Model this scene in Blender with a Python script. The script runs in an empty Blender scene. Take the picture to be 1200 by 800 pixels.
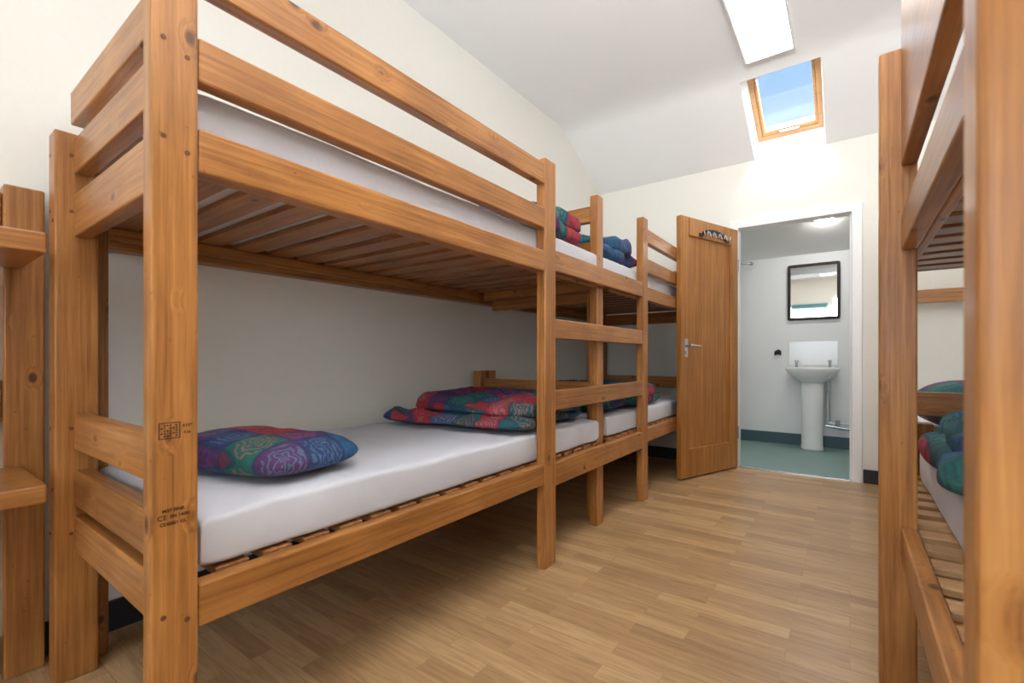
import bpy, bmesh, math, random
from mathutils import Vector, Matrix, noise
random.seed(4)
C = bpy.context.scene.collection
PI = math.pi
def srgb(r,g,b):
    f=lambda c:(c/255/12.92) if c/255<=0.04045 else ((c/255+0.055)/1.055)**2.4
    return (f(r),f(g),f(b),1)
# ---------------------------------------------------------------- materials
def newmat(name):
    m=bpy.data.materials.new(name); m.use_nodes=True
    nt=m.node_tree; b=nt.nodes['Principled BSDF']; return m,nt,b
def N(nt,t,**kw):
    n=nt.nodes.new(t)
    for k,v in kw.items():
        if k in n.inputs: n.inputs[k].default_value=v
        else: setattr(n,k,v)
    return n
def ramp(nt,stops,interp='LINEAR'):
    r=nt.nodes.new('ShaderNodeValToRGB'); r.color_ramp.interpolation=interp
    e=r.color_ramp.elements
    while len(e)>1: e.remove(e[-1])
    e[0].position=stops[0][0]; e[0].color=stops[0][1]
    for p,c in stops[1:]:
        x=e.new(p); x.color=c
    return r
def plain(name,col,rough=.5,metal=0,bump=0,bscale=60,var=.97):
    m,nt,b=newmat(name); b.inputs['Base Color'].default_value=col
    b.inputs['Roughness'].default_value=rough; b.inputs['Metallic'].default_value=metal
    tc=N(nt,'ShaderNodeTexCoord'); n=N(nt,'ShaderNodeTexNoise',Scale=bscale,Detail=4.0)
    nt.links.new(tc.outputs['Object'],n.inputs['Vector'])
    r=ramp(nt,[(0.3,tuple(c*var for c in col[:3])+(1,)),(0.7,col)])
    nt.links.new(n.outputs['Fac'],r.inputs['Fac']); nt.links.new(r.outputs['Color'],b.inputs['Base Color'])
    if bump:
        bp=N(nt,'ShaderNodeBump',Strength=bump,Distance=.01)
        nt.links.new(n.outputs['Fac'],bp.inputs['Height']); nt.links.new(bp.outputs['Normal'],b.inputs['Normal'])
    return m
def wood(name,axis,light,mid,dark,knots=True,rough=.32,scale=85.0,tone=.65):
    m,nt,b=newmat(name); L=nt.links
    tc=N(nt,'ShaderNodeTexCoord'); oi=N(nt,'ShaderNodeObjectInfo')
    mul=N(nt,'ShaderNodeMath',operation='MULTIPLY'); mul.inputs[1].default_value=13.7
    L.new(oi.outputs['Random'],mul.inputs[0])
    add=N(nt,'ShaderNodeVectorMath',operation='ADD'); L.new(tc.outputs['Object'],add.inputs[0]); L.new(mul.outputs[0],add.inputs[1])
    mp2=N(nt,'ShaderNodeMapping'); s2=[1,1,1]; s2['xyz'.index(axis)]=.62; mp2.inputs['Scale'].default_value=s2
    L.new(add.outputs[0],mp2.inputs['Vector'])
    v=N(nt,'ShaderNodeTexVoronoi',Scale=9.5); L.new(mp2.outputs[0],v.inputs['Vector'])
    bend=ramp(nt,[(0,(.022,.022,.022,1)),(.25,(0,0,0,1))]); L.new(v.outputs['Distance'],bend.inputs['Fac'])
    mp=N(nt,'ShaderNodeMapping'); sc=[1,1,1]; sc['xyz'.index(axis)]=.03; mp.inputs['Scale'].default_value=sc
    L.new(add.outputs[0],mp.inputs['Vector'])
    ad2=N(nt,'ShaderNodeVectorMath',operation='ADD'); L.new(mp.outputs[0],ad2.inputs[0])
    if knots: L.new(bend.outputs['Color'],ad2.inputs[1])
    n1=N(nt,'ShaderNodeTexNoise',Scale=scale,Detail=7.0,Distortion=.25,Roughness=.65); L.new(ad2.outputs[0],n1.inputs['Vector'])
    n2=N(nt,'ShaderNodeTexNoise',Scale=4.0,Detail=4.0); L.new(add.outputs[0],n2.inputs['Vector'])
    r=ramp(nt,[(.28,dark),(.5,mid),(.72,light)]); L.new(n1.outputs['Fac'],r.inputs['Fac'])
    hs=N(nt,'ShaderNodeMix',data_type='RGBA',blend_type='MULTIPLY'); hs.inputs[0].default_value=tone
    r2=ramp(nt,[(.35,(.62,.56,.5,1)),(.65,(1,1,1,1))]); L.new(n2.outputs['Fac'],r2.inputs['Fac'])
    L.new(r.outputs['Color'],hs.inputs[6]); L.new(r2.outputs['Color'],hs.inputs[7])
    out=hs.outputs[2]
    if knots:
        bt=N(nt,'ShaderNodeMapRange'); bt.inputs[3].default_value=.82; bt.inputs[4].default_value=1.12; L.new(oi.outputs['Random'],bt.inputs[0])
        mb=N(nt,'ShaderNodeVectorMath',operation='SCALE'); L.new(out,mb.inputs[0]); L.new(bt.outputs[0],mb.inputs['Scale']); out=mb.outputs[0]
        rk=ramp(nt,[(0,(1,1,1,1)),(.07,(.8,.8,.8,1)),(.12,(.0,.0,.0,1))]); L.new(v.outputs['Distance'],rk.inputs['Fac'])
        mx=N(nt,'ShaderNodeMix',data_type='RGBA'); L.new(rk.outputs['Color'],mx.inputs[0])
        L.new(out,mx.inputs[6]); mx.inputs[7].default_value=srgb(66,36,18); out=mx.outputs[2]
        # greyish scuffs where the varnish has worn
        ns=N(nt,'ShaderNodeTexNoise',Scale=9.0,Detail=8.0,Roughness=.75); L.new(add.outputs[0],ns.inputs['Vector'])
        rs=ramp(nt,[(.60,(0,0,0,1)),(.72,(.35,.35,.35,1))]); L.new(ns.outputs['Fac'],rs.inputs['Fac'])
        ms=N(nt,'ShaderNodeMix',data_type='RGBA'); L.new(rs.outputs['Color'],ms.inputs[0]); L.new(out,ms.inputs[6]); ms.inputs[7].default_value=srgb(150,120,92); out=ms.outputs[2]
    v3=N(nt,'ShaderNodeTexVoronoi',Scale=24.0); L.new(add.outputs[0],v3.inputs['Vector'])
    rd=ramp(nt,[(0,(.4,.34,.28,1)),(.1,(1,1,1,1))]); L.new(v3.outputs['Distance'],rd.inputs['Fac'])
    m3=N(nt,'ShaderNodeMix',data_type='RGBA',blend_type='MULTIPLY'); m3.inputs[0].default_value=.85 if knots else 0
    L.new(out,m3.inputs[6]); L.new(rd.outputs['Color'],m3.inputs[7]); out=m3.outputs[2]
    L.new(out,b.inputs['Base Color']); b.inputs['Roughness'].default_value=rough
    bp=N(nt,'ShaderNodeBump',Strength=.18,Distance=.004); L.new(n1.outputs['Fac'],bp.inputs['Height']); L.new(bp.outputs['Normal'],b.inputs['Normal'])
    return m
PINE=dict(light=srgb(200,143,80),mid=srgb(176,118,60),dark=srgb(134,83,40))
W={a:wood('pine_'+a,a,**PINE) for a in 'xyz'}
DOORW=wood('door_oak','z',srgb(192,136,68),srgb(170,112,52),srgb(140,88,38),knots=False,scale=42,tone=.35,rough=.3)
SKYW=wood('skylight_pine','x',srgb(228,182,128),srgb(214,164,110),srgb(196,142,88),knots=False,tone=.2)
SLAT=wood('slat_pine','x',srgb(186,136,88),srgb(160,106,62),srgb(130,80,44))
SLATP=wood('pale_slat_pine','x',srgb(214,178,134),srgb(198,156,110),srgb(172,128,84))
WALL=plain('cream_plaster',srgb(238,236,227),.85,bump=.07,bscale=45,var=.985)
CEIL=plain('ceiling_paint',srgb(248,248,247),.9,bump=.03,bscale=50,var=.99)
BWALL=plain('bathroom_paint',srgb(240,241,241),.7,bump=.03,var=.99)
BFLOOR=plain('teal_vinyl',srgb(132,160,154),.45,bscale=90)
TEALT=plain('teal_skirting',srgb(66,92,100),.5)
WHITE=plain('white_gloss',srgb(244,244,244),.35,var=.99)
CERAM=plain('white_ceramic',srgb(244,245,245),.12,var=.995)
CHROME=plain('chrome',srgb(205,208,212),.18,1)
BLACK=plain('black_plastic',srgb(48,38,34),.7)
DARKM=plain('dark_metal',srgb(60,56,54),.35,.8)
TEALB=plain('teal_blind',srgb(60,130,140),.8)
DARKSK=plain('black_skirting',srgb(36,38,44),.55)
INK=plain('stamp_ink',srgb(58,30,14),.8)
PLUG=plain('dark_plug',srgb(100,56,26),.6)
SHEET,nt,b=newmat('white_sheet')
b.inputs['Roughness'].default_value=.9; b.inputs['Base Color'].default_value=srgb(215,217,225)
tc=N(nt,'ShaderNodeTexCoord'); n=N(nt,'ShaderNodeTexNoise',Scale=4.0,Detail=3.0,Distortion=.9)
nt.links.new(tc.outputs['Object'],n.inputs['Vector'])
bp=N(nt,'ShaderNodeBump',Strength=.4,Distance=.03); nt.links.new(n.outputs['Fac'],bp.inputs['Height']); nt.links.new(bp.outputs['Normal'],b.inputs['Normal'])
def emit(name,col,s):
    m,nt,b=newmat(name); b.inputs['Base Color'].default_value=(.9,.9,.9,1)
    b.inputs['Emission Color'].default_value=col; b.inputs['Emission Strength'].default_value=s; return m
PANEL=emit('light_diffuser',(1,.96,.90,1),9)
BULB=emit('bath_lamp',(1,.98,.94,1),95)
MIRR=plain('mirror_glass',(.9,.92,.93,1),.03,1)
GLASS,nt,b=newmat('pane_glass')
tr=N(nt,'ShaderNodeBsdfTransparent'); gl=N(nt,'ShaderNodeBsdfGlossy',Roughness=.02); mx=N(nt,'ShaderNodeMixShader',Fac=.06)
nt.links.new(tr.outputs[0],mx.inputs[1]); nt.links.new(gl.outputs[0],mx.inputs[2])
nt.links.new(mx.outputs[0],nt.nodes['Material Output'].inputs['Surface'])
# floor : short oak strips running across the room
FLOOR,nt,b=newmat('oak_strip_floor'); L=nt.links
tc=N(nt,'ShaderNodeTexCoord')
br=N(nt,'ShaderNodeTexBrick'); br.offset=.37; br.offset_frequency=2; br.squash=1.0
for k,v in {'Scale':1.0,'Mortar Size':.0012,'Bias':0.0,'Brick Width':.44,'Row Height':.068,'Mortar Smooth':.1}.items(): br.inputs[k].default_value=v
br.inputs['Color1'].default_value=(0,0,0,1); br.inputs['Color2'].default_value=(1,1,1,1); br.inputs['Mortar'].default_value=(.1,.1,.1,1)
L.new(tc.outputs['Object'],br.inputs['Vector'])
r=ramp(nt,[(0,srgb(170,135,95)),(.3,srgb(182,146,104)),(.7,srgb(192,156,112)),(1,srgb(204,169,124))]); L.new(br.outputs['Color'],r.inputs['Fac'])
mp=N(nt,'ShaderNodeMapping'); mp.inputs['Scale'].default_value=(.07,1,1); L.new(tc.outputs['Object'],mp.inputs['Vector'])
va=N(nt,'ShaderNodeVectorMath',operation='ADD'); L.new(mp.outputs[0],va.inputs[0]); L.new(br.outputs['Color'],va.inputs[1])
ng=N(nt,'ShaderNodeTexNoise',Scale=65.0,Detail=7.0,Distortion=1.0,Roughness=.6); L.new(va.outputs[0],ng.inputs['Vector'])
rg=ramp(nt,[(.3,(.56,.5,.43,1)),(.58,(1,1,1,1))]); L.new(ng.outputs['Fac'],rg.inputs['Fac'])
m1=N(nt,'ShaderNodeMix',data_type='RGBA',blend_type='MULTIPLY'); m1.inputs[0].default_value=.7
L.new(r.outputs['Color'],m1.inputs[6]); L.new(rg.outputs['Color'],m1.inputs[7]); L.new(m1.outputs[2],b.inputs['Base Color'])
b.inputs['Roughness'].default_value=.32
# patchwork fabric
PATCH,nt,b=newmat('patchwork_cotton'); L=nt.links
def M_(op,a,c=None,v=None):
    n=N(nt,'ShaderNodeMath',operation=op); L.new(a,n.inputs[0])
    if c is not None: L.new(c,n.inputs[1])
    if v is not None: n.inputs[1].default_value=v
    return n.outputs[0]
tc=N(nt,'ShaderNodeTexCoord'); mp=N(nt,'ShaderNodeMapping'); mp.inputs['Scale'].default_value=(8.2,8.2,8.2); mp.inputs['Rotation'].default_value=(0.25,.2,.12); mp.inputs['Location'].default_value=(.31,.23,0)
L.new(tc.outputs['Object'],mp.inputs['Vector'])
nz=N(nt,'ShaderNodeTexNoise',Scale=6.0); L.new(tc.outputs['Object'],nz.inputs['Vector'])
vm=N(nt,'ShaderNodeVectorMath',operation='MULTIPLY_ADD'); L.new(nz.outputs['Color'],vm.inputs[0]); vm.inputs[1].default_value=(.08,.08,.08); L.new(mp.outputs[0],vm.inputs[2])
sp=N(nt,'ShaderNodeSeparateXYZ'); L.new(vm.outputs[0],sp.inputs[0])
cb=N(nt,'ShaderNodeCombineXYZ')
L.new(M_('FLOOR',sp.outputs[0]),cb.inputs[0]); L.new(M_('FLOOR',sp.outputs[1]),cb.inputs[1])
oi=N(nt,'ShaderNodeObjectInfo'); L.new(oi.outputs['Random'],cb.inputs[2])
ordv=M_('FRACT',M_('ADD',M_('MULTIPLY',M_('FLOOR',sp.outputs[0]),v=.375),M_('MULTIPLY',M_('FLOOR',sp.outputs[1]),v=.25+.125)))
wn=N(nt,'ShaderNodeTexWhiteNoise'); wn.noise_dimensions='3D'; L.new(cb.outputs[0],wn.inputs['Vector'])
cval=M_('FRACT',M_('ADD',M_('ADD',ordv,M_('MULTIPLY',wn.outputs['Value'],v=.35)),oi.outputs['Random']))
cols=[srgb(26,104,110),srgb(160,40,58),srgb(46,58,114),srgb(30,98,92),srgb(166,52,58),srgb(34,88,130),srgb(86,50,104),srgb(24,84,90)]
r=ramp(nt,[(i/8,c) for i,c in enumerate(cols)],'CONSTANT'); L.new(cval,r.inputs['Fac'])
fx=M_('SUBTRACT',M_('FRACT',sp.outputs[0]),v=.5); fy=M_('SUBTRACT',M_('FRACT',sp.outputs[1]),v=.5)
ax=M_('ABSOLUTE',fx); ay=M_('ABSOLUTE',fy)
rad=M_('SQRT',M_('ADD',M_('MULTIPLY',fx,fx),M_('MULTIPLY',fy,fy)))
ang=M_('ARCTAN2',fy,fx)
nz2=N(nt,'ShaderNodeTexNoise',Scale=42.0,Detail=2.0); L.new(tc.outputs['Object'],nz2.inputs['Vector'])
pet=M_('ADD',M_('MULTIPLY',M_('SINE',M_('MULTIPLY',ang,v=5.0)),v=.05),M_('MULTIPLY',nz2.outputs['Fac'],v=.28))
sq=M_('MAXIMUM',ax,ay)
pick=M_('GREATER_THAN',wn.outputs['Value'],v=.62)
sqn=M_('ADD',sq,M_('MULTIPLY',nz2.outputs['Fac'],v=.12))
base=M_('ADD',M_('MULTIPLY',sqn,pick),M_('MULTIPLY',M_('ADD',rad,pet),M_('SUBTRACT',M_('MULTIPLY',pick,v=-1.0),v=-1.0)))
rings=M_('SINE',M_('MULTIPLY',base,v=46.0))
mask=M_('MULTIPLY',M_('GREATER_THAN',rings,v=.35),M_('LESS_THAN',rad,v=.45))
r2=ramp(nt,[(0,srgb(86,150,146)),(.3,srgb(34,34,66)),(.55,srgb(190,110,96)),(.8,srgb(24,72,84))],'CONSTANT'); L.new(wn.outputs['Color'],r2.inputs['Fac'])
mxa=N(nt,'ShaderNodeMix',data_type='RGBA'); L.new(M_('MULTIPLY',mask,v=.42),mxa.inputs[0]); L.new(r.outputs['Color'],mxa.inputs[6]); L.new(r2.outputs['Color'],mxa.inputs[7])
edge=M_('GREATER_THAN',sq,v=.465)
mxb=N(nt,'ShaderNodeMix',data_type='RGBA'); L.new(M_('MULTIPLY',edge,v=.65),mxb.inputs[0]); L.new(mxa.outputs[2],mxb.inputs[6]); mxb.inputs[7].default_value=srgb(30,52,80)
nz3=N(nt,'ShaderNodeTexNoise',Scale=22.0,Detail=4.0); L.new(tc.outputs['Object'],nz3.inputs['Vector'])
rz=ramp(nt,[(.35,(.6,.6,.65,1)),(.62,(1,1,1,1))]); L.new(nz3.outputs['Fac'],rz.inputs['Fac'])
mxc=N(nt,'ShaderNodeMix',data_type='RGBA',blend_type='MULTIPLY'); mxc.inputs[0].default_value=.6; L.new(mxb.outputs[2],mxc.inputs[6]); L.new(rz.outputs['Color'],mxc.inputs[7])
L.new(mxc.outputs[2],b.inputs['Base Color']); b.inputs['Roughness'].default_value=.8
nb=N(nt,'ShaderNodeTexNoise',Scale=9.0,Detail=3.0,Distortion=.6); L.new(tc.outputs['Object'],nb.inputs['Vector'])
bp=N(nt,'ShaderNodeBump',Strength=.45,Distance=.03); L.new(nb.outputs['Fac'],bp.inputs['Height']); L.new(bp.outputs['Normal'],b.inputs['Normal'])
# ---------------------------------------------------------------- mesh helpers
def link(name,bm,mat,parent=None,smooth=False):
    me=bpy.data.meshes.new(name); bm.normal_update(); bm.to_mesh(me); bm.free()
    o=bpy.data.objects.new(name,me); C.objects.link(o); me.materials.append(mat)
    if smooth:
        for p in me.polygons: p.use_smooth=True
    if parent: o.parent=parent
    return o
def addbox(bm,x0,x1,y0,y1,z0,z1,bev=.004):
    x0,x1=min(x0,x1),max(x0,x1)
    t=bmesh.new(); bmesh.ops.create_cube(t,size=1)
    for v in t.verts: v.co=Vector(((x0+x1)/2+v.co.x*(x1-x0),(y0+y1)/2+v.co.y*(y1-y0),(z0+z1)/2+v.co.z*(z1-z0)))
    if bev: bmesh.ops.bevel(t,geom=t.edges[:],offset=min(bev,(x1-x0)*.3,(y1-y0)*.3,(z1-z0)*.3),segments=2,affect='EDGES',profile=.5)
    me=bpy.data.meshes.new('tmp'); t.to_mesh(me); t.free(); bm.from_mesh(me); bpy.data.meshes.remove(me)
def P(name,parent,mat,*boxes,bev=.005,label=None):
    bm=bmesh.new()
    for bx in boxes: addbox(bm,*bx,bev=bev)
    o=link(name,bm,mat,parent)
    if label: o['label']=label
    return o
def cyl(bm,p,q,r0,r1=None,seg=16):
    if r1 is None: r1=r0
    p=Vector(p); q=Vector(q); d=(q-p); L_=d.length
    m=Matrix.Translation((p+q)/2)@d.to_track_quat('Z','Y').to_matrix().to_4x4()
    bmesh.ops.create_cone(bm,cap_ends=True,segments=seg,radius1=r0,radius2=r1,depth=L_,matrix=m)
def lathe(bm,prof,c,seg=32,sx=1,sy=1):
    rings=[]
    for r_,z in prof:
        rings.append([bm.verts.new((c[0]+r_*sx*math.cos(2*PI*i/seg),c[1]+r_*sy*math.sin(2*PI*i/seg),c[2]+z)) for i in range(seg)])
    for a,b_ in zip(rings,rings[1:]):
        for i in range(seg): bm.faces.new((a[i],a[(i+1)%seg],b_[(i+1)%seg],b_[i]))
    bm.faces.new(rings[0][::-1]); bm.faces.new(rings[-1])
def tag(o,label,cat,group=None,kind=None):
    if kind: o['kind']=kind
    if label: o['label']=label
    if cat: o['category']=cat
    if group: o['group']=group
    return o
def thing(name,loc,label=None,cat=None,group=None,rz=0,kind=None):
    o=bpy.data.objects.new(name,None); C.objects.link(o); o.empty_display_size=.1
    o.location=loc; o.rotation_euler=(0,0,rz); return tag(o,label,cat,group,kind)
def slab(bm,hx,hy,h,c=(0,0,0),p=10,q=10,nx=48,ny=32,disp=.004,fs=4,seed=0,pinch=0,flat=.0,ridge=0,wander=0,rc=0,side=0):
    """soft closed cushion shape"""
    def T(i,n): return math.sin(PI/2*(2*i/n-1))
    def e(t,k): return max(0,1-abs(t)**k)**(1/2.2 if k<6 else 1/k*2)
    top=[];bot=[]
    for j in range(ny+1):
        rt=[];rb=[]
        for i in range(nx+1):
            u,v=T(i,nx),T(j,ny)
            k=e(u,p)*e(v,q)
            x=u*hx*(1-pinch*(1-abs(v)**2)*abs(u)**3*1.0)*math.sqrt(1-rc*v*v*v*v); y=v*hy*(1-pinch*(1-abs(u)**2)*abs(v)**3)*math.sqrt(1-rc*u*u*u*u)
            if side:
                w_=side*noise.noise(Vector((x*7,y*7,seed)))
                x+=w_*abs(u)**4*(1 if u>0 else -1)
            if wander:
                x+=wander*noise.noise(Vector((x*5,y*5,seed+5))); y+=wander*noise.noise(Vector((x*5,y*5,seed+9)))
            nzv=noise.noise(Vector((x*fs+seed,y*fs-seed,seed*.7)))+.5*noise.noise(Vector((x*fs*2.4-seed,y*fs*2.4,seed)))
            rd=0
            if ridge:
                wx=x+.25*noise.noise(Vector((x*3,y*3,seed))); wy=y+.25*noise.noise(Vector((x*3+7,y*3,seed)))
                rd=ridge*((1-abs(noise.noise(Vector((wx*7+seed,wy*9,1.3)))*2.2))-.5)
            z=h*k
            rim=(i in(0,nx) or j in(0,ny))
            vt=bm.verts.new((c[0]+x,c[1]+y,c[2]+(z+(disp*nzv+rd)*min(1,k*1.3))))
            rt.append(vt)
            rb.append(vt if rim else bm.verts.new((c[0]+x,c[1]+y,c[2]-z*(1-flat))))
        top.append(rt);bot.append(rb)
    for j in range(ny):
        for i in range(nx):
            bm.faces.new((top[j][i],top[j][i+1],top[j+1][i+1],top[j+1][i]))
            f=(bot[j][i],bot[j+1][i],bot[j+1][i+1],bot[j][i+1])
            if len(set(f))==4:
                try: bm.faces.new(f)
                except ValueError: pass
# ---------------------------------------------------------------- setting
XL,XR,YF,YB=-2.03,1.15,4.32,-2.3
ZC,YK,ZW=2.93,3.55,2.57
def struct(name,mat,*boxes,bev=0):
    o=P(name,None,mat,*boxes,bev=bev); o['kind']='structure'; return o
struct('floor',FLOOR,(XL-.1,XR+.1,YB-.1,YF+.02,-.1,0))
struct('floor_bathroom',BFLOOR,(-1.4,.7,YF+.02,5.9,-.1,.0))
struct('wall_left',WALL,(XL-.1,XL,YB-.1,YF+.1,0,ZC+.05))
struct('wall_right',WALL,(XR,XR+.1,YB-.1,YF+.1,0,ZC+.05))
DX0,DX1,DZ=-.765,.012,2.02
E=.03
struct('wall_far',WALL,(XL,DX0-E,YF,YF+.1,0,ZW),(DX1+E,XR,YF,YF+.1,0,ZW),(DX0-E,DX1+E,YF,YF+.1,DZ+E,ZW))
struct('wall_back',WALL,(XL,-1.3,YB-.1,YB,0,ZC),(.5,XR,YB-.1,YB,0,ZC),(-1.3,.5,YB-.1,YB,0,.85),(-1.3,.5,YB-.1,YB,2.3,ZC))
w2=P('window_2',None,WHITE,(-1.3,-1.24,YB-.08,YB-.02,.85,2.3),(.44,.5,YB-.08,YB-.02,.85,2.3),(-1.24,.44,YB-.08,YB-.02,.85,.91),(-1.24,.44,YB-.08,YB-.02,2.24,2.3),(-.43,-.37,YB-.08,YB-.02,.91,2.24)); w2['kind']='structure'
bm=bmesh.new()
def quad(*c): bm.faces.new([bm.verts.new(p) for p in c])
sl=(ZC-ZW)/(YF-YK)
zs=lambda y: ZC-sl*(y-YK)
OX0,OX1,OY0,OY1=-.64,-.15,3.64,4.315
Y1=3.38; pts=[(YB-.1,ZC)]
for i in range(13):
    t=i/12; y=(1-t)**2*Y1+2*t*(1-t)*YK+t*t*OY0; z=(1-t)**2*ZC+2*t*(1-t)*ZC+t*t*zs(OY0); pts.append((y,z))
la=[bm.verts.new((XL-.1,y,z)) for y,z in pts]; lb=[bm.verts.new((XR+.1,y,z)) for y,z in pts]
for i in range(len(pts)-1): bm.faces.new((la[i],lb[i],lb[i+1],la[i+1])).smooth=True
quad((XL-.1,OY0,zs(OY0)),(OX0,OY0,zs(OY0)),(OX0,YF+.02,zs(YF+.02)),(XL-.1,YF+.02,zs(YF+.02)))
quad((OX1,OY0,zs(OY0)),(XR+.1,OY0,zs(OY0)),(XR+.1,YF+.02,zs(YF+.02)),(OX1,YF+.02,zs(YF+.02)))
o=link('ceiling',bm,CEIL); o['kind']='structure'
bm=bmesh.new()
WX0,WX1,WY0,WY1=-.625,-.165,3.80,4.41
dz=.22
lo=[(OX0,OY0,zs(OY0)),(OX1,OY0,zs(OY0)),(OX1,OY1,zs(OY1)),(OX0,OY1,zs(OY1))]
up=[(WX0,WY0,zs(WY0)+dz),(WX1,WY0,zs(WY0)+dz),(WX1,WY1,zs(WY1)+dz),(WX0,WY1,zs(WY1)+dz)]
for i in range(4):
    j=(i+1)%4; quad(lo[i],lo[j],up[j],up[i])
o=link('trim_3',bm,CEIL); o['kind']='structure'
sk=bpy.data.objects.new('window_1',None); C.objects.link(sk); sk['kind']='structure'
sk.location=((WX0+WX1)/2,WY0,zs(WY0)+dz); sk.rotation_euler=(-math.atan(sl),0,0)
hw=(WX1-WX0)/2; LL=math.hypot(WY1-WY0,sl*(WY1-WY0))
P('frame',sk,SKYW,(-hw,-hw+.035,0,LL,0,.06),(hw-.035,hw,0,LL,0,.06),(-hw+.035,hw-.035,0,.04,0,.06),(-hw+.035,hw-.035,LL-.04,LL,0,.06),bev=.003)
sash=P('sash',sk,SKYW,(-hw+.037,-hw+.055,.042,LL-.042,.01,.07),(hw-.055,hw-.037,.042,LL-.042,.01,.07),(-hw+.055,hw-.055,.042,.065,.01,.07),(-hw+.055,hw-.055,LL-.075,LL-.042,.01,.07),bev=.003)
P('pane',sash,GLASS,(-hw+.05,hw-.05,.06,LL-.07,.045,.05),bev=0)
P('handle',sash,CHROME,(-.07,.07,LL-.066,LL-.054,-.01,.006),(-.06,-.045,LL-.066,LL-.054,.004,.02),(.045,.06,LL-.066,LL-.054,.004,.02),bev=.002)
# bathroom
BY=5.8; zb=lambda y: 2.02+.37*(BY-y)
struct('wall_bathroom_back',BWALL,(-1.4,.7,BY,BY+.1,0,2.1))
struct('wall_bathroom_left',BWALL,(-1.3,-1.2,YF+.1,BY,0,2.6))
struct('wall_bathroom_right',BWALL,(.6,.7,YF+.1,BY,0,2.6))
bm=bmesh.new(); quad((-1.4,YF+.08,zb(YF+.08)),(.7,YF+.08,zb(YF+.08)),(.7,BY+.05,zb(BY+.05)),(-1.4,BY+.05,zb(BY+.05)))
o=link('ceiling_bathroom',bm,CEIL); o['kind']='structure'
struct('baseboard_bathroom',TEALT,(-1.2,.6,BY-.012,BY,0,.12))
struct('baseboard_left',DARKSK,(XL,XL+.015,YB,YF,0,.1))
struct('baseboard_far',DARKSK,(.08,XR,YF-.015,YF,0,.1),(XL+.02,-.84,YF-.015,YF,0,.1))
struct('baseboard_right',DARKSK,(XR-.015,XR,YB,YF-.02,0,.1))
# door
d1=thing('door_1',(0,0,0),kind='structure')
P('door_frame',d1,WHITE,(DX0-.06,DX0,YF-.018,YF+.105,0,DZ+.06),(DX1,DX1+.062,YF-.018,YF+.105,0,DZ+.06),(DX0,DX1,YF-.018,YF+.105,DZ,DZ+.06),(DX1-.014,DX1,YF+.04,YF+.07,0,DZ),bev=.003)
P('threshold',d1,CHROME,(DX0,DX1,YF,YF+.04,0,.006),bev=.001)
hx,hy=-.762,4.285; fx_,fy_=-1.025,3.565
ang_=math.atan2(fy_-hy,fx_-hx); LW=.765
d2=thing('door_2',(hx,hy,0.0),rz=ang_,kind='structure')
leaf=P('door_leaf',d2,DOORW,(0,.10,-.042,0,.012,2.0),(LW-.10,LW,-.042,0,.012,2.0),(.10,LW-.10,-.042,0,1.86,2.0),(.10,LW-.10,-.042,0,.012,.23),bev=.004)
bw=(LW-.2)/6
P('door_panel',d2,DOORW,(.10,LW-.10,-.038,-.030,.225,1.865),*[(.10+i*bw+.002,.10+(i+1)*bw-.002,-.0302,-.016,.225,1.865) for i in range(6)],bev=.004)
bm=bmesh.new(); addbox(bm,LW-.075,LW-.035,0,.008,.93,1.07,bev=.002)
cyl(bm,(LW-.055,.005,1.02),(LW-.055,.055,1.02),.010); cyl(bm,(LW-.055,.05,1.02),(LW-.165,.05,1.015),.009)
cyl(bm,(LW-.055,.005,.965),(LW-.055,.014,.965),.012)
link('door_handle',bm,CHROME,leaf)
P('hinge',leaf,CHROME,(-.004,.012,-.002,.006,.25,.35),bev=.001)
P('hinge',leaf,CHROME,(-.004,.012,-.002,.006,1.65,1.75),bev=.001)
hr=thing('hook_rack',(hx,hy,0),'dark metal row of coat hooks near top of the open wooden door','hook rack',rz=ang_)
bm=bmesh.new()
for i in range(10):
    x=.14+i*.04; z=1.93-.0006*(i-4.5)**2*4
    addbox(bm,x,x+.041,.001,.010,z-.014,z+.014,bev=.002)
link('back_plate',bm,DARKM,hr)
for i in range(5):
    bm=bmesh.new(); x=.19+i*.075
    cyl(bm,(x,.008,1.92),(x,.022,1.875),.005,seg=8); cyl(bm,(x,.022,1.875),(x,.042,1.88),.005,seg=8); cyl(bm,(x,.042,1.88),(x,.046,1.905),.005,.007,seg=8)
    link('hook',bm,CHROME,hr)
rb=P('roller_blind',None,TEALB,(-1.22,-.44,YB-.015,YB-.005,2.17,2.29),(-.36,.42,YB-.015,YB-.005,2.17,2.29),bev=0); 
tag(rb,'teal blind at top of the window behind the camera','blind')
def panel(x0,x1,y0,y1,label):
    t=thing('ceiling_light',((x0+x1)/2,(y0+y1)/2,ZC-.04),label,'ceiling light','slim rectangular ceiling lights')
    a,b_=(x1-x0)/2,(y1-y0)/2
    P('frame',t,WHITE,(-a,-a+.012,-b_,b_,0,.04),(a-.012,a,-b_,b_,0,.04),(-a+.012,a-.012,-b_,-b_+.012,0,.04),(-a+.012,a-.012,b_-.012,b_,0,.04),bev=.002)
    P('diffuser',t,PANEL,(-a+.012,a-.012,-b_+.012,b_-.012,.004,.02),bev=0)
panel(-.57,-.28,2.25,3.45,'slim white rectangular ceiling light beside the skylight')
panel(-.57,-.28,-1.6,-.4,'slim white rectangular fill light added out of view over the back of the room')  # unseen second panel, added to light the room from behind the camera
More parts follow.
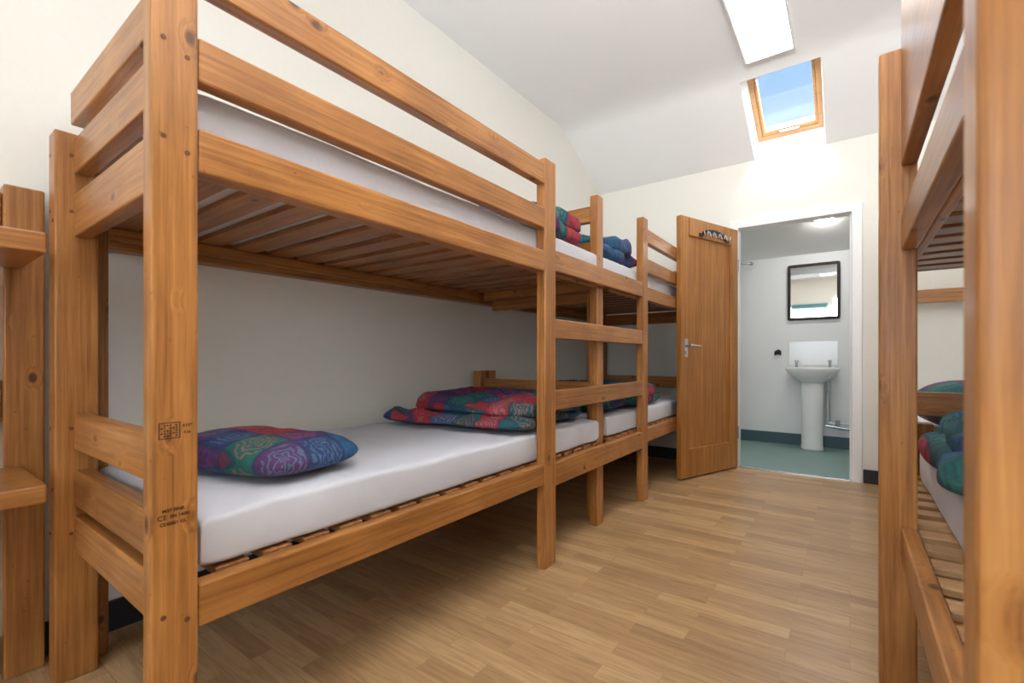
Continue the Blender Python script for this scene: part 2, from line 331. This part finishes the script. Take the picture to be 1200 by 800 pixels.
# ---------------------------------------------------------------- bunks
def plugs(parent,pts,axis,s=1):
    for (x,y,z) in pts:
        bm=bmesh.new()
        if axis=='x': cyl(bm,(x-.001*s,y,z),(x+.0012*s,y,z),.005,seg=12)
        else: cyl(bm,(x,y+.001,z),(x,y-.0012,z),.005,seg=12)
        link('screw_plug',bm,PLUG,parent)
def slats(parent,xa,xb,y0,y1,z,pitch=.105,w=.07,mat=None):
    n=int((y1-y0)/pitch); st=(y1-y0-w)/n
    P('slat_base',parent,mat or SLAT,*[(xa,xb,y0+i*st,y0+i*st+w,z,z+.018) for i in range(n+1)],bev=.003)
LOW=(.372,.46); TOPR=(1.30,1.39); G1=(1.485,1.575); G2=(1.68,1.77)
def text(s,size,parent,loc,mat=INK):
    cu=bpy.data.curves.new('t','FONT'); cu.body=s; cu.size=size; cu.extrude=.0002; cu.offset=.00022
    o=bpy.data.objects.new('t',cu); C.objects.link(o); bpy.context.view_layer.update()
    me=bpy.data.meshes.new_from_object(o.evaluated_get(bpy.context.evaluated_depsgraph_get())); bpy.data.objects.remove(o)
    me.name='grade_stamp'; me.materials.clear(); me.materials.append(mat)
    me.transform(Matrix(((0,0,1,0),(1,0,0,0),(0,1,0,0),(0,0,0,1))))
    me.transform(Matrix.Translation(loc))
    n=bpy.data.objects.new('grade_stamp',me); C.objects.link(n); n.parent=parent; return n
Wd=.93; DR=.80
B1=thing('bunk_bed',(-1.07,.31,0),'large stained pine bunk bed nearest the camera along the left wall','bunk bed','stained pine bunk beds')
L1=2.10
pf=P('post',B1,W['z'],(-.045,0,0,.08,0,1.80))
pr=P('post',B1,W['z'],(-DR,-DR+.07,-.01,.085,0,1.565))
P('upright',B1,W['z'],(-Wd+.09,-DR-.001,.086,.125,0,1.71))
P('post',B1,W['z'],(-.095,-.048,L1-.075,L1,0,1.82))
P('post',B1,W['z'],(-Wd,-Wd+.06,L1-.09,L1-.02,0,.84))
for z0,z1 in (LOW,TOPR,G1,G2):
    P('side_rail',B1,W['y'],(-.042,-.003,.081,1.409,z0,z1))
P('back_rail',B1,W['y'],(-Wd,-Wd+.035,.126,L1-.1,.37,.455))
P('back_rail',B1,W['y'],(-Wd-.03,-Wd+.035,.126,L1,1.28,1.37))
for z0,z1 in ((.37,.47),(.50,.60),(.66,.76),(1.27,1.39),(1.45,1.55)):
    P('end_rail',B1,W['x'],(-DR+.071,-.046,.03,.07,z0,z1))
P('end_rail',B1,W['x'],(-Wd+.08,-.046,.045,.085,1.63,1.73))
for z0,z1 in (LOW,(.72,.79),TOPR,(1.48,1.57),(1.68,1.77)):
    P('end_rail',B1,W['x'],(-Wd+.061,-.096,L1-.055,L1-.02,z0,z1))
for z in (.405,1.305):
    P('slat_bearer',B1,W['y'],(-.070,-.043,.086,L1-.1,z,z+.04)); P('slat_bearer',B1,W['y'],(-Wd+.036,-Wd+.065,.126,L1-.1,z,z+.04))
slats(B1,-.046,-Wd+.04,.13,L1-.06,.446)
slats(B1,-.046,-Wd+.04,.13,L1-.06,1.346,pitch=.128,w=.085)
plugs(pf,[(0,.02,z) for z in (1.54,1.35,.42)]+[(0,.06,z) for z in (1.52,1.33,.40)],'x')
plugs(pr,[(-DR+.02,-.01,z) for z in (1.34,.72,.42,1.5)]+[(-DR+.05,-.01,z) for z in (1.31,.55)],'y')
plugs(pr,[(-DR+.07,.025,z) for z in (1.34,.72,.42,1.5)],'x')
text('M37 SIN8',.009,pf,(.0005,.018,.622)); text('CE',.0135,pf,(.0005,.010,.608)); text('EN 14081',.0085,pf,(.0005,.031,.610)); text('CD0001 GL',.009,pf,(.0005,.014,.5965))
text('6109',.0085,pf,(.0005,.052,.785)); text('C16',.007,pf,(.0005,.054,.772))
bx=[(0,.0006,.012,.0137,.764,.796),(0,.0006,.0463,.048,.764,.796),(0,.0006,.0137,.0463,.764,.7657),(0,.0006,.0137,.0463,.7943,.796)]
for i in range(6):
    for j in range(5):
        if (i*3+j*2)%4: bx.append((0,.0005,.0155+.0049*i,.0186+.0049*i,.768+.0051*j,.7712+.0051*j))
P('grade_stamp',pf,INK,*bx,bev=0)
B2=thing('bunk_bed',(-1.07,2.425,0),'stained pine bunk bed along the left wall, half hidden behind the open door','bunk bed','stained pine bunk beds')
L2=1.845
P('post',B2,W['z'],(-.045,0,L2-.08,L2,0,1.80))
P('post',B2,W['z'],(-Wd,-Wd+.06,L2-.08,L2,0,1.80))
P('post',B2,W['z'],(-Wd,-Wd+.06,.0,.06,0,.84))
P('post',B2,W['z'],(-.160,-.115,.0,.05,0,1.30))
for z0,z1 in (LOW,TOPR,G1,G2): P('side_rail',B2,W['y'],(-.042,-.003,.562,L2-.081,z0,z1))
P('back_rail',B2,W['y'],(-Wd,-Wd+.035,.062,L2-.081,.37,.455)); P('back_rail',B2,W['y'],(-Wd-.03,-Wd+.035,-.013,L2-.081,1.28,1.37))
for z0,z1 in (LOW,(1.24,1.34)):
    P('end_rail',B2,W['x'],(-Wd+.061,-.161,.015,.05,z0,z1)); P('end_rail',B2,W['x'],(-Wd+.061,-.046,L2-.06,L2-.02,z0,z1))
P('end_rail',B2,W['x'],(-Wd+.061,-.046,L2-.06,L2-.02,.66,.76)); P('end_rail',B2,W['x'],(-Wd+.061,-.046,L2-.06,L2-.02,1.6,1.7))
for z in (.405,1.305):
    P('slat_bearer',B2,W['y'],(-.070,-.043,.052,L2-.085,z,z+.04)); P('slat_bearer',B2,W['y'],(-Wd+.036,-Wd+.065,.065,L2-.085,z,z+.04))
slats(B2,-.046,-Wd+.04,.052,L2-.09,.446); slats(B2,-.046,-Wd+.04,.005,L2-.09,1.346,pitch=.128,w=.085)
LD=thing('bunk_ladder',(-1.07,1.72,0),'pine ladder bridging the two bunk beds on the left','ladder')
lp=P('post',LD,W['z'],(-.047,0,0,.09,0,1.795)); P('post',LD,W['z'],(-.047,0,1.185,1.27,0,1.83))
for z0,z1 in ((.345,.45),(.685,.775),(1.01,1.10),(1.315,1.41)):
    P('rung',LD,W['y'],(-.040,-.004,.0905,1.1845,z0,z1))
# right near bunk
B3=thing('bunk_bed',(.066,.415,0),'stained pine bunk bed at the right edge, its nearest post out of focus','bunk bed','stained pine bunk beds')
L3=2.04
P('post',B3,W['z'],(0,.082,0,.05,0,1.95)); p3=P('post',B3,W['z'],(0,.082,1.24,1.29,0,1.77))
P('post',B3,W['z'],(.084,.14,L3-.07,L3,0,1.8)); P('post',B3,W['z'],(.87,.93,0,.07,0,1.8)); P('post',B3,W['z'],(.87,.93,L3-.08,L3,0,.84))
TR3=(1.215,1.31)
for z0,z1 in (LOW,TR3,(1.445,1.93)): P('side_rail',B3,W['y'],(.047,.082,.051,1.239,z0,z1))
for z0,z1 in (LOW,TR3): P('side_rail',B3,W['y'],(.047,.082,1.291,L3,z0,z1))
for z0,z1 in ((.37,.455),(1.262,1.33)): P('back_rail',B3,W['y'],(.895,.93,.075,L3-.1,z0,z1))
for z0,z1 in (LOW,(1.20,1.30),(1.66,1.75)): P('end_rail',B3,W['x'],(.083,.869,.01,.045,z0,z1))
for z0,z1 in (LOW,(.70,.79),(1.262,1.34)): P('end_rail',B3,W['x'],(.141,.869,L3-.06,L3-.025,z0,z1))
for z in (.395,1.22):
    P('slat_bearer',B3,W['y'],(.083,.105,.06,L3-.1,z,z+.04)); P('slat_bearer',B3,W['y'],(.865,.894,.08,L3-.1,z,z+.04))
slats(B3,.084,.89,.08,L3-.1,.436,pitch=.115,w=.06,mat=SLATP); slats(B3,.084,.89,.08,L3-.08,1.261,pitch=.128,w=.085)
B4=thing('bunk_bed',(.19,2.47,0),'stained pine bunk bed in the far right corner, mostly hidden behind the right post','bunk bed','stained pine bunk beds')
L4=1.80
for y0 in (0,L4-.07):
    P('post',B4,W['z'],(.03,.08,y0,y0+.07,0,.66 if y0==0 else 1.7)); P('post',B4,W['z'],(.87,.93,y0,y0+.07,0,1.7))
P('side_rail',B4,W['y'],(.04,.075,.071,L4-.071,*LOW)); P('back_rail',B4,W['y'],(.89,.925,.071,L4-.071,*LOW))
P('end_rail',B4,W['x'],(.081,.869,L4-.05,L4-.015,*LOW)); P('end_rail',B4,W['x'],(.081,.869,L4-.05,L4-.015,1.3,1.39))
slats(B4,.076,.889,.08,L4-.08,.446)
# ---------------------------------------------------------------- mattresses and bedding
def mattress(x0,x1,y0,y1,z,label,seed,h=.066,rough_=.8):
    cx,cy,hx,hy=(x0+x1)/2,(y0+y1)/2,(x1-x0)/2,(y1-y0)/2
    bm=bmesh.new(); slab(bm,hx,hy,h,p=22,q=30,nx=70,ny=110,disp=.004*rough_,fs=4,seed=seed,ridge=.004*rough_,side=.010*rough_,rc=.003)
    o=link('mattress',bm,SHEET,None,True); o.location=(cx,cy,z+h); return tag(o,label,'mattress','white sheeted mattresses')
m_=mattress(-1.985,-1.118,.41,2.35,.465,'white sheeted mattress on the lower bunk nearest the camera',1,h=.061,rough_=.9)
mattress(-1.995,-1.122,.40,2.35,1.365,'white sheeted mattress on the upper bunk nearest the camera',2,h=.067,rough_=.4)
mattress(-1.985,-1.125,2.48,4.19,.465,'white sheeted mattress on the lower bunk beside the open door',3,h=.061)
mattress(-1.995,-1.122,2.415,4.19,1.365,'white sheeted mattress on the upper bunk beside the open door',4,h=.067,rough_=.4)
mattress(.215,.93,.49,2.36,.455,'white sheeted mattress on the lower bunk at right edge',5,rough_=.3)
mattress(.19,.93,.49,2.36,1.28,'white sheeted mattress on the upper bunk at right edge',6,h=.06)
mattress(.29,1.06,2.56,4.18,.465,'white sheeted mattress on the lower bunk in far right corner',7)
def pillow(cx,cy,z,hx,hy,h,rz,label,seed,tilt=0):
    bm=bmesh.new(); slab(bm,hx,hy,h,p=3.6,q=3.6,nx=44,ny=36,disp=.006,fs=4,seed=seed,pinch=.02,flat=.3,ridge=.004,rc=.24)
    o=link('pillow',bm,PATCH,None,True); o.location=(cx,cy,z+h*.7); o.rotation_euler=(tilt,0,rz)
    return tag(o,label,'pillow','patchwork covered pillows')
def duvet(cx,cy,z,hx,hy,rz,label,seed,layers=2,t=.045,tilt=0,q=4.0,offs=None,disp=.026,wander=.07):
    bm=bmesh.new(); rr=random.Random(seed)
    for k in range(layers):
        s=1-.05*k; up=k/(max(1,layers-1))
        ox,oy=(rr.uniform(-.03,.03),rr.uniform(-.05,.05)) if offs is None else offs[k]
        slab(bm,hx*s*(1+.04*rr.uniform(-1,1)),hy*s*(1+.08*rr.uniform(-1,1)),t*(1+.2*up),c=(ox,oy,k*t*1.05),
             p=6.5,q=q,nx=64,ny=54,disp=disp,fs=3.2,seed=seed+k*3.1,pinch=.0,flat=.3,ridge=.022,wander=wander,rc=.15)
    o=link('duvet',bm,PATCH,None,True); o.location=(cx,cy,z+t*.74); o.rotation_euler=(0,tilt,rz)
    return tag(o,label,'duvet','folded patchwork duvets')
zt=.603; zl=.593; zu=1.50
pillow(-1.47,.70,zl,.29,.175,.060,math.radians(12),'patchwork pillow alone at near end of the lower bunk',11)
duvet(-1.55,1.92,zl,.40,.37,math.radians(4),'folded patchwork duvet on the lower bunk behind the ladder',12,t=.046,disp=.036,offs=[(0,0),(.03,.06)])
pillow(-1.48,2.68,zl,.35,.17,.075,.1,'patchwork pillow on the lower far bunk behind ladder post',13)
duvet(-1.48,3.22,zl,.36,.30,-.05,'folded patchwork duvet on the lower bunk beside the door',14,t=.05)
duvet(-1.50,1.98,zu,.36,.32,.03,'folded patchwork duvet on the upper bunk above the ladder',15,t=.062,disp=.018,offs=[(0,0),(0,.02)])
duvet(-1.49,2.74,zu,.36,.30,-.04,'folded patchwork duvet on the upper far bunk beyond the ladder',16,t=.058,disp=.018,offs=[(0,0),(0,.02)])
duvet(.61,1.76,zt-.012,.42,.47,.0,'folded patchwork duvet on the lower bunk at right edge',17,layers=2,t=.058,wander=.03,disp=.02)
duvet(.57,1.55,1.402,.40,.46,.0,'folded patchwork duvet on the upper bunk at right edge',18,t=.045,wander=.02)
pillow(.58,2.87,zt,.34,.24,.13,.1,'patchwork pillow on the lower bunk in far right corner',19)
# ---------------------------------------------------------------- shelf frame at left edge
S=thing('shelf_unit',(-1.92,.20,0),'pine post and thick shelves cut by the left edge of the photo','shelf')
P('upright',S,W['z'],(-.10,-.03,.02,.105,0,1.42)); P('upright',S,W['z'],(-.10,-.03,-.9,-.82,0,1.42))
P('back_rail',S,W['y'],(-.09,-.05,-.82,.019,1.30,1.40)); P('back_rail',S,W['y'],(-.09,-.05,-.82,.019,.74,.86))
P('shelf',S,W['y'],(-.029,.32,-.9,.055,.565,.61)); P('shelf',S,W['y'],(-.029,.32,-.9,.055,1.18,1.23))
P('side_panel',S,W['z'],(-.028,.24,-.93,-.9,0,1.24))
# ---------------------------------------------------------------- bathroom things
wb=thing('washbasin',(-.31,BY,0),'white ceramic pedestal washbasin under the mirror','washbasin')
bm=bmesh.new()
lathe(bm,[(.28,-.15),(.45,-.135),(.72,-.085),(.95,-.03),(1.0,0),(.98,.008),(.9,.008),(.84,-.02),(.6,-.085),(.25,-.11)],(0,-.22,.82),sx=.235,sy=.2,seg=40)
addbox(bm,-.21,.21,-.13,-.002,.755,.83,bev=.018)
link('basin',bm,CERAM,wb,True)
bm=bmesh.new(); lathe(bm,[(.100,0),(.099,.02),(.094,.06),(.092,.4),(.095,.69)],(0,-.2,0),seg=28,sy=.9); link('pedestal',bm,CERAM,wb,True)
for s in(-1,1):
    bm=bmesh.new(); x=s*.145
    cyl(bm,(x,-.07,.828),(x,-.07,.885),.013); cyl(bm,(x,-.07,.862),(x,-.15,.855),.009); cyl(bm,(x,-.15,.858),(x,-.15,.835),.009)
    cyl(bm,(x,-.07,.885),(x,-.07,.905),.02,.016); link('tap',bm,CHROME,wb)
sb=P('splashback',None,CERAM,(-.53,-.1,BY-.008,BY,.85,1.10),bev=.003); tag(sb,'white tiled splashback on wall behind the washbasin','splashback')
mr=thing('mirror',(-.31,BY,1.62),'dark framed mirror on the wall above the washbasin','mirror')
def rrect(bm,hw,hh,r,y):
    vs=[]
    for cx,cz,a0 in((hw-r,hh-r,0),(-hw+r,hh-r,90),(-hw+r,-hh+r,180),(hw-r,-hh+r,270)):
        for k in range(7):
            a=math.radians(a0+15*k); vs.append(bm.verts.new((cx+r*math.cos(a),y,cz+r*math.sin(a))))
    return vs
bm=bmesh.new(); R=[rrect(bm,.232,.295,.022,-.002),rrect(bm,.232,.295,.022,-.025),rrect(bm,.204,.267,.008,-.025),rrect(bm,.204,.267,.008,-.012)]
for a,b_ in zip(R,R[1:]):
    for i in range(28): bm.faces.new((a[i],a[(i+1)%28],b_[(i+1)%28],b_[i]))
link('frame',bm,BLACK,mr)
bm=bmesh.new(); bm.faces.new(rrect(bm,.206,.269,.008,-.014)); link('mirror_glass',bm,MIRR,mr)
bm=bmesh.new(); cyl(bm,(-.63,BY,.99),(-.63,BY-.012,.99),.028); cyl(bm,(-.63,BY-.012,.985),(-.655,BY-.05,.96),.007); cyl(bm,(-.63,BY-.012,.985),(-.605,BY-.05,.96),.007)
cyl(bm,(-.655,BY-.05,.96),(-.655,BY-.055,1.0),.008); cyl(bm,(-.605,BY-.05,.96),(-.605,BY-.055,1.0),.008)
tag(link('robe_hook',bm,BLACK),'small dark double robe hook on bathroom wall left of washbasin','hook')
bm=bmesh.new()
for x,zz in((-.20,.66),(-.165,.66)): cyl(bm,(x,BY-.1,.72),(x,BY-.1,.24+ (x+.2)*1.0),.009)
cyl(bm,(-.20,BY-.1,.24),(.15,BY-.1,.20),.018); cyl(bm,(-.165,BY-.1,.275),(.15,BY-.1,.25),.009)
cyl(bm,(-.18,BY-.1,.60),(-.18,BY-.1,.68),.028); cyl(bm,(-.10,BY-.1,.30),(-.10,BY-.1,.24),.02); cyl(bm,(.15,BY-.1,.20),(.15,BY-.002,.20),.018)
tag(link('waste_pipe',bm,CHROME),'metal pipes and valves beside the washbasin pedestal','pipes')
bm=bmesh.new(); cyl(bm,(-1.19,5.25,1.93),(-.86,5.5,1.93),.014); cyl(bm,(-.86,5.5,1.93),(-.84,5.52,1.93),.02)
tag(link('curtain_rail',bm,CHROME),'short metal rail end at left side of bathroom doorway','rail')
cl=thing('ceiling_lamp',(-.19,5.2,zb(5.2)-.03),'round white lamp on the sloped bathroom ceiling','ceiling light')
bm=bmesh.new(); lathe(bm,[(.085,0),(.09,.015),(.085,.045)],(0,0,0)); link('base',bm,WHITE,cl)
bm=bmesh.new(); lathe(bm,[(.04,-.014),(.06,-.010),(.072,0.004)],(0,0,0)); link('diffuser',bm,BULB,cl,True)
# ---------------------------------------------------------------- light
w=bpy.data.worlds.new('World'); bpy.context.scene.world=w; w.use_nodes=True; nt=w.node_tree
bg=nt.nodes['Background']; tc=N(nt,'ShaderNodeTexCoord'); sp=N(nt,'ShaderNodeSeparateXYZ'); nt.links.new(tc.outputs['Generated'],sp.inputs[0])
r=ramp(nt,[(0,srgb(235,240,248)),(.3,srgb(205,228,250)),(.6,srgb(130,188,245)),(1,srgb(70,130,215))]); nt.links.new(sp.outputs['Z'],r.inputs['Fac']); nt.links.new(r.outputs['Color'],bg.inputs['Color'])
bg.inputs['Strength'].default_value=1.05
def area(name,loc,rot,sx,sy,pw,col,spread=180):
    l=bpy.data.lights.new(name,'AREA'); l.shape='RECTANGLE'; l.size=sx; l.size_y=sy; l.energy=pw; l.color=col; l.spread=math.radians(spread)
    o=bpy.data.objects.new(name,l); C.objects.link(o); o.location=loc; o.rotation_euler=rot; return o
area('window_daylight',(-.4,YB-.15,1.57),(math.radians(90),0,0),1.7,1.35,42,(.76,.88,1))
area('skylight_daylight',(-.395,4.2,3.15),(math.radians(25),0,0),.5,.6,14,(.85,.93,1))
def aim(o,t): o.rotation_euler=(Vector(t)-o.location).to_track_quat('-Z','Y').to_euler()
fl=area('ceiling_fill',(.10,-.45,1.95),(0,0,0),.7,.7,66,(.98,.98,1),spread=112)  # fill lamp added out of view, aimed up to brighten the ceiling
aim(fl,(.18,.62,2.93))
# ---------------------------------------------------------------- camera
cd=bpy.data.cameras.new('Camera'); cam=bpy.data.objects.new('Camera',cd); C.objects.link(cam)
F=545; cd.sensor_width=36; cd.lens=F*36/1200; cd.shift_y=20/1200; cd.clip_start=.02
cam.location=(0,0,.92); cam.rotation_euler=(math.radians(90),0,math.radians(36.0))
cd.dof.use_dof=True; cd.dof.focus_distance=2.6; cd.dof.aperture_fstop=4.5
bpy.context.scene.camera=cam
bpy.context.scene.view_settings.view_transform='Standard'
bpy.context.scene.view_settings.exposure=.17
